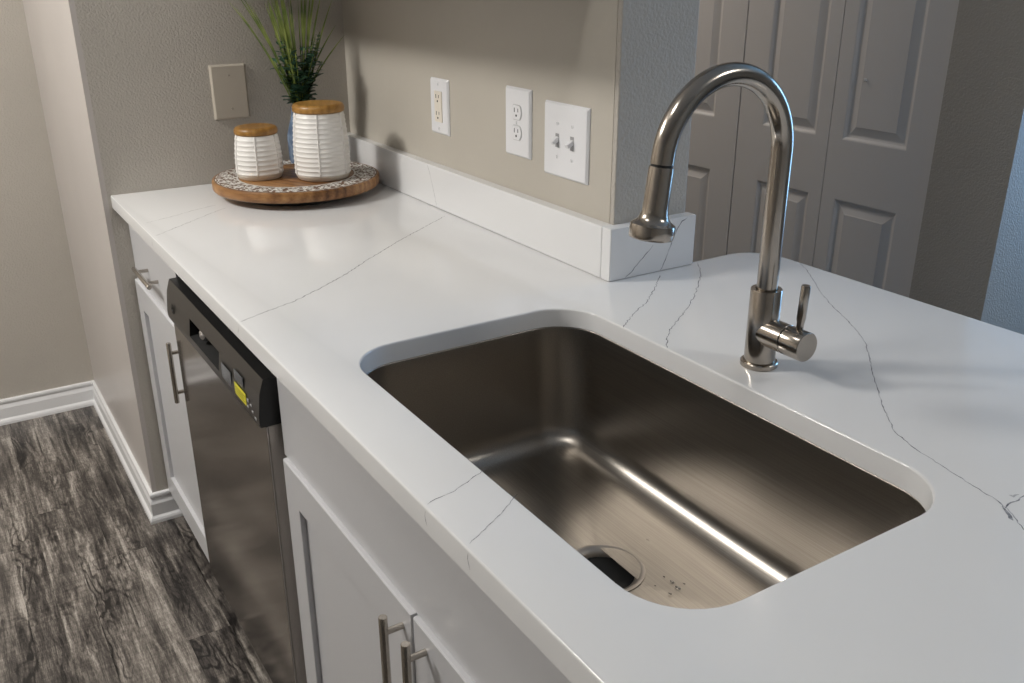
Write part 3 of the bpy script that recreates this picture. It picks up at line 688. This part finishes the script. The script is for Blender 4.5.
# ------------------------------------------------------------------ turntable
TX, TY, TZ = 0.2150, 0.3960, 0.957; RT = 0.1995
tt = tag(empty('turntable', (TX, TY, T), math.radians(25)), 'round brown wooden turntable with a white floral border on the counter', 'turntable')
obj('foot', lathe(bmesh.new(), [(0.145, 0.0005), (0.145, 0.012), (0.10, 0.0125), (0.10, 0.0185)], 48), 'black', tt, True, 30)
z0 = 0.0185; z1 = TZ-T
obj('board', lathe(bmesh.new(), [(RT-0.004, z0), (RT-0.001, z0+0.003), (RT, z0+0.006), (RT, z1-0.004), (RT-0.0015, z1-0.001), (RT-0.004, z1)], 96), 'acacia', tt, True, 30)
# border: scroll vines, leaves, petals and edge dashes as one shallow white inlay
obj('carved_band', lathe(bmesh.new(), [(0.137, z1-0.001), (0.137, z1+0.0002), (0.1935, z1+0.0002), (0.1935, z1-0.001)], 96, cap=False), principled('dark_carved_wood', (0.13, 0.06, 0.025), 0.5), tt)
bm = bmesh.new(); zt = z1+0.0005
def flat(pts): 
    vs = [bm.verts.new((x, y, zt)) for x, y in pts]
    try: bm.faces.new(vs)
    except ValueError: pass
def pol(r, a): return (r*math.cos(a), r*math.sin(a))
def leafshape(r, a, ln, wd, rot):
    c = Vector(pol(r, a)); d_ = Vector((math.cos(a+rot), math.sin(a+rot))); s_ = Vector((-d_.y, d_.x)); P_ = []
    for k in range(10):
        t = 2*math.pi*k/10; P_.append(tuple(c+d_*(ln*0.5*math.cos(t))+s_*(wd*0.5*math.sin(t)*(1-0.35*math.cos(t)))))
    flat(P_)
R0, R1 = 0.141, 0.188
def annulus(ra, rb, a0, a1, n):
    for k in range(n):
        a, b = a0+(a1-a0)*k/n, a0+(a1-a0)*(k+1)/n
        flat([pol(ra, a), pol(ra, b), pol(rb, b), pol(rb, a)])
annulus(R0-0.003, R0+0.0015, 0, 2*math.pi, 90)
NS = 30
for i in range(NS):
    a = 2*math.pi*i/NS; da = 2*math.pi/NS; rm = (R0+R1)/2
    # flower
    for k in range(6):
        t = 2*math.pi*k/6+a; c = Vector(pol(rm+0.004*(-1)**i, a)); q = c+Vector((math.cos(t), math.sin(t)))*0.0078
        P_ = [tuple(q+Vector((math.cos(t+s_), math.sin(t+s_)))*(0.0054 if abs(math.cos(s_)) > 0.5 else 0.0034)) for s_ in [2*math.pi*j/8 for j in range(8)]]; flat(P_)
    # scrolls
    for sgn in (-1, 1):
        ac = a+da*0.5; c = Vector(pol(rm+sgn*0.011, ac)); prev = None
        for k in range(13):
            t = sgn*(k/12*4.3)+a+(-1)**i; rr = 0.0098-0.0055*k/12; wdt = 0.0036*(1-0.5*k/12)
            p0 = c+Vector((math.cos(t), math.sin(t)))*(rr+wdt/2); p1 = c+Vector((math.cos(t), math.sin(t)))*(rr-wdt/2)
            if prev: flat([tuple(prev[0]), tuple(p0), tuple(p1), tuple(prev[1])])
            prev = (p0, p1)
        leafshape(rm+sgn*0.0185, a+da*0.12*sgn, 0.014, 0.0072, sgn*0.9)
        leafshape(rm+sgn*0.012, a+da*0.27, 0.012, 0.0066, sgn*2.2)
        leafshape(rm-sgn*0.020, a+da*0.72, 0.013, 0.0066, -sgn*0.6)
    annulus(R1+0.0006, R1+0.0032, a, a+da*0.62, 3)
obj('inlay_border', bm, 'inlay', tt)
# ------------------------------------------------------------------ canisters
def canister(name, x, y, r, hb, ht, label, nrib, lid_r):
    c = tag(empty(name, (x, y, TZ+0.0006), math.atan2(CAM.y-y, CAM.x-x)), label, 'canister', 'white ribbed canisters')
    def rad(t):          # t 0..1 of body height: belly low, slight taper to top
        return r*(0.985-0.115*max(0, (t-0.35)/0.65)**1.6) if t > 0.35 else r*(0.985-0.01*((0.35-t)/0.35)**2)
    obj('foot', lathe(bmesh.new(), [(r*0.86, 0), (r*0.90, 0.002), (r*0.965, 0.0105), (r*0.95, 0.0125)], 56), 'raw_ceramic', c, True, 40)
    prof = [(r*0.95, 0.0115)]
    zb = 0.013; n = nrib; ph = (hb-zb)/n
    for k in range(n):
        z = zb+k*ph
        for f, dr in ((0.0, 0.0), (0.08, 0.0010), (0.20, 0.0010), (0.30, 0.0), (0.65, 0.0)):
            zz = z+f*ph; prof.append((rad(zz/hb)+dr, zz))
    prof.append((rad(1)-0.001, hb)); prof.append((rad(1)-0.005, hb))
    bm = bmesh.new(); lathe(bm, prof, 64)
    obj('jar', bm, 'white_ceramic', c, True, 60)
    # vertical raised seams
    for a in range(0, 360, 60):
        bm = bmesh.new(); aa = math.radians(a-6)
        path = [((rad(z/hb)+0.0006)*math.cos(aa), (rad(z/hb)+0.0006)*math.sin(aa), z) for z in [zb+(hb-zb)*i/14 for i in range(15)]]
        tube(bm, path, 0.0017, 8); obj('seam', bm, 'white_ceramic', c, True)
    obj('lid', lathe(bmesh.new(), [(lid_r-0.004, hb+0.0004), (lid_r-0.0008, hb+0.0018), (lid_r+0.0004, hb+0.006), (lid_r, ht-0.007), (lid_r-0.0025, ht-0.0025), (lid_r-0.007, ht-0.0004), (lid_r-0.012, ht), (lid_r*0.6, ht-0.0010), (lid_r*0.2, ht-0.0016)], 56), 'bamboo', c, True, 50)
canister('canister', 0.194, 0.313, 0.0560, 0.1030, 0.1215, 'small white ribbed ceramic canister with a wooden lid on the turntable', 8, 0.0505)
canister('canister', 0.276, 0.441, 0.0665, 0.1550, 0.1745, 'tall white ribbed ceramic canister with a wooden lid on the turntable', 13, 0.0605)
# ------------------------------------------------------------------ vase and plant
VX, VY = 0.082, 0.470
vs = tag(empty('vase', (VX, VY, TZ+0.0006)), 'slim blue faceted vase on the turntable behind the tall canister', 'vase')
bm = bmesh.new(); rows = []
for r, z, facet in ((0.032, 0.0, 0), (0.038, 0.002, 0), (0.0410, 0.008, 1), (0.0420, 0.060, 1), (0.0405, 0.075, 0.6), (0.037, 0.088, 0.2), (0.032, 0.104, 0), (0.028, 0.118, 0), (0.0265, 0.130, 0), (0.0275, 0.140, 0), (0.0255, 0.140, 0), (0.024, 0.125, 0), (0.027, 0.110, 0)):
    pts = []
    for i in range(60):
        t = i % 6; k = (0.0 if t in (2, 3, 4) else 1.0 if t == 0 else 0.6)
        rr = r-facet*0.0020*(1-k); a_ = 2*math.pi*i/60; pts.append((rr*math.cos(a_), rr*math.sin(a_), z))
    rows.append(ring_verts(bm, pts))
for a_, b_ in zip(rows, rows[1:]): bridge(bm, a_, b_)
bm.faces.new(rows[0]); bm.faces.new(rows[-1]); obj('vessel', bm, 'blue_vase', vs, True, 40)
pl = tag(empty('plant_bunch', (VX, VY, TZ+0.135)), 'bunch of green grass blades and dark leafy sprigs in the blue vase', 'plant')
ZM = 1.388-(TZ+0.135)       # room below the wall cabinet
def blade(ang, lean, ln, wd, curve, mat='grass'):
    bm = bmesh.new(); prev = None; d_ = Vector((math.cos(ang), math.sin(ang), 0)); s_ = Vector((0.35, 0.94, 0)); r_ = 0.016*random.random()
    for k in range(13):
        t = k/12; rr = r_+lean*t+curve*t*t; p_ = d_*rr+Vector((0, 0, ln*t))
        ww = wd*(1.0 if t < 0.8 else (1-t)/0.2*0.85+0.15)
        c = [bm.verts.new(p_+s_*ww/2+Vector((ww*0.15, 0, 0))), bm.verts.new(p_), bm.verts.new(p_-s_*ww/2+Vector((ww*0.15, 0, 0)))]
        if prev: bm.faces.new((prev[0], prev[1], c[1], c[0])); bm.faces.new((prev[1], prev[2], c[2], c[1]))
        prev = c
    return obj('grass_blade', bm, mat, pl, True)
random.seed(11)
for i in range(34):
    # fan mostly across the view, kept clear of the two walls
    side = -1 if random.random() < 0.56 else 1
    ang = side*math.pi/2+random.gauss(0, 0.5)
    ln = random.uniform(0.84, 1.0)*ZM-0.002; lean = random.uniform(0.0, 0.060); curve = random.uniform(0.0, 0.050)
    if side > 0: lean *= 0.75; curve *= 0.5
    if math.cos(ang) < 0: lean = min(lean, 0.035); curve *= 0.4
    blade(ang, lean, ln, random.uniform(0.0028, 0.0052), curve)
for (ang, lean, ln, curve) in ((-1.45, 0.085, ZM-0.012, 0.055), (-1.5, 0.070, ZM-0.01, 0.050), (-1.4, 0.095, 0.250, 0.040), (-1.55, 0.10, 0.262, 0.05), (1.5, 0.07, 0.175, 0.055), (1.5, 0.05, 0.2, 0.055), (1.45, 0.05, 0.26, 0.035)):
    blade(ang, lean, ln, 0.0042, curve)
def sprig(ang, lean, ln, nleaf, size, mat, zfrom=0.2):
    st = empty('sprig'); st.parent = pl; d_ = Vector((math.cos(ang), math.sin(ang), 0))
    path = [d_*(0.006+lean*(k/8)**1.3)+Vector((0, 0, ln*k/8)) for k in range(9)]
    obj('stem', tube(bmesh.new(), path, 0.0012, 6), 'grass', st, True)
    for i in range(nleaf):
        t = zfrom+(1-zfrom)*i/nleaf; k = t*8; a_ = path[int(k)].lerp(path[min(8, int(k)+1)], k-int(k))
        az = i*2.4+random.uniform(-0.4, 0.4); el = random.uniform(0.0, 0.7)
        out = Vector((math.cos(az)*math.cos(el), math.sin(az)*math.cos(el), math.sin(el))); sd = out.cross(Vector((0, 0, 1))).normalized(); up_ = sd.cross(out)
        L_ = size*random.uniform(0.75, 1.2)*(1.15-0.5*t); bm = bmesh.new(); rows_ = []
        for q, wq, dz in ((0.05, 0.05, 0), (0.25, 0.30, 0.03), (0.5, 0.40, 0.05), (0.75, 0.30, 0.03), (1.0, 0.03, -0.04)):
            c = a_+out*(L_*q)+up_*(L_*dz)
            rows_.append([bm.verts.new(c+sd*L_*wq+up_*L_*0.06), bm.verts.new(c), bm.verts.new(c-sd*L_*wq+up_*L_*0.06)])
        for r_, s_ in zip(rows_, rows_[1:]):
            bm.faces.new((r_[0], r_[1], s_[1], s_[0])); bm.faces.new((r_[1], r_[2], s_[2], s_[1]))
        obj('leaf', bm, mat, st, True)
random.seed(5)
for ang, lean, ln in ((-1.3, 0.044, 0.165), (-2.0, 0.030, 0.13), (-0.7, 0.036, 0.15), (0.2, 0.030, 0.15), (0.9, 0.034, 0.155), (1.5, 0.050, 0.16), (1.9, 0.030, 0.12), (-1.0, 0.020, 0.13), (1.2, 0.020, 0.12), (-1.6, 0.052, 0.12), (1.45, 0.056, 0.115), (-0.4, 0.045, 0.14), (0.5, 0.045, 0.13)):
    sprig(ang, lean, ln, 18, 0.032, 'leaf', 0.02)
sprig(1.45, 0.056, 0.185, 24, 0.017, 'leaf', 0.1); sprig(1.2, 0.042, 0.175, 22, 0.016, 'leaf', 0.1)
sprig(-1.5, 0.046, 0.185, 14, 0.013, 'leaf_pale', 0.55); sprig(-1.2, 0.034, 0.165, 14, 0.013, 'leaf_pale', 0.55)
# ------------------------------------------------------------------ ceiling fixtures that hold the lamps; the dining one is an added fill
for (x, y, z), lab in ((KL, 'round white ceiling light over the kitchen floor by the far wall'), (BL, 'added round white fill light over the dining side beyond the counter'), (NL, 'round white ceiling light over the dishwasher and the sink'), (HL, 'round white ceiling light in the hall before the closet')):
    c = tag(empty('ceiling_light', (x, y, H)), lab, 'ceiling light')
    obj('base', lathe(bmesh.new(), [(0.20, -0.0005), (0.20, -0.03), (0.18, -0.04)], 40), 'trim', c, True, 40)
    obj('diffuser', lathe(bmesh.new(), [(0.178, -0.041), (0.172, -0.055), (0.12, -0.07), (0.01, -0.075)], 40), 'lamp_glass', c, True, 60)
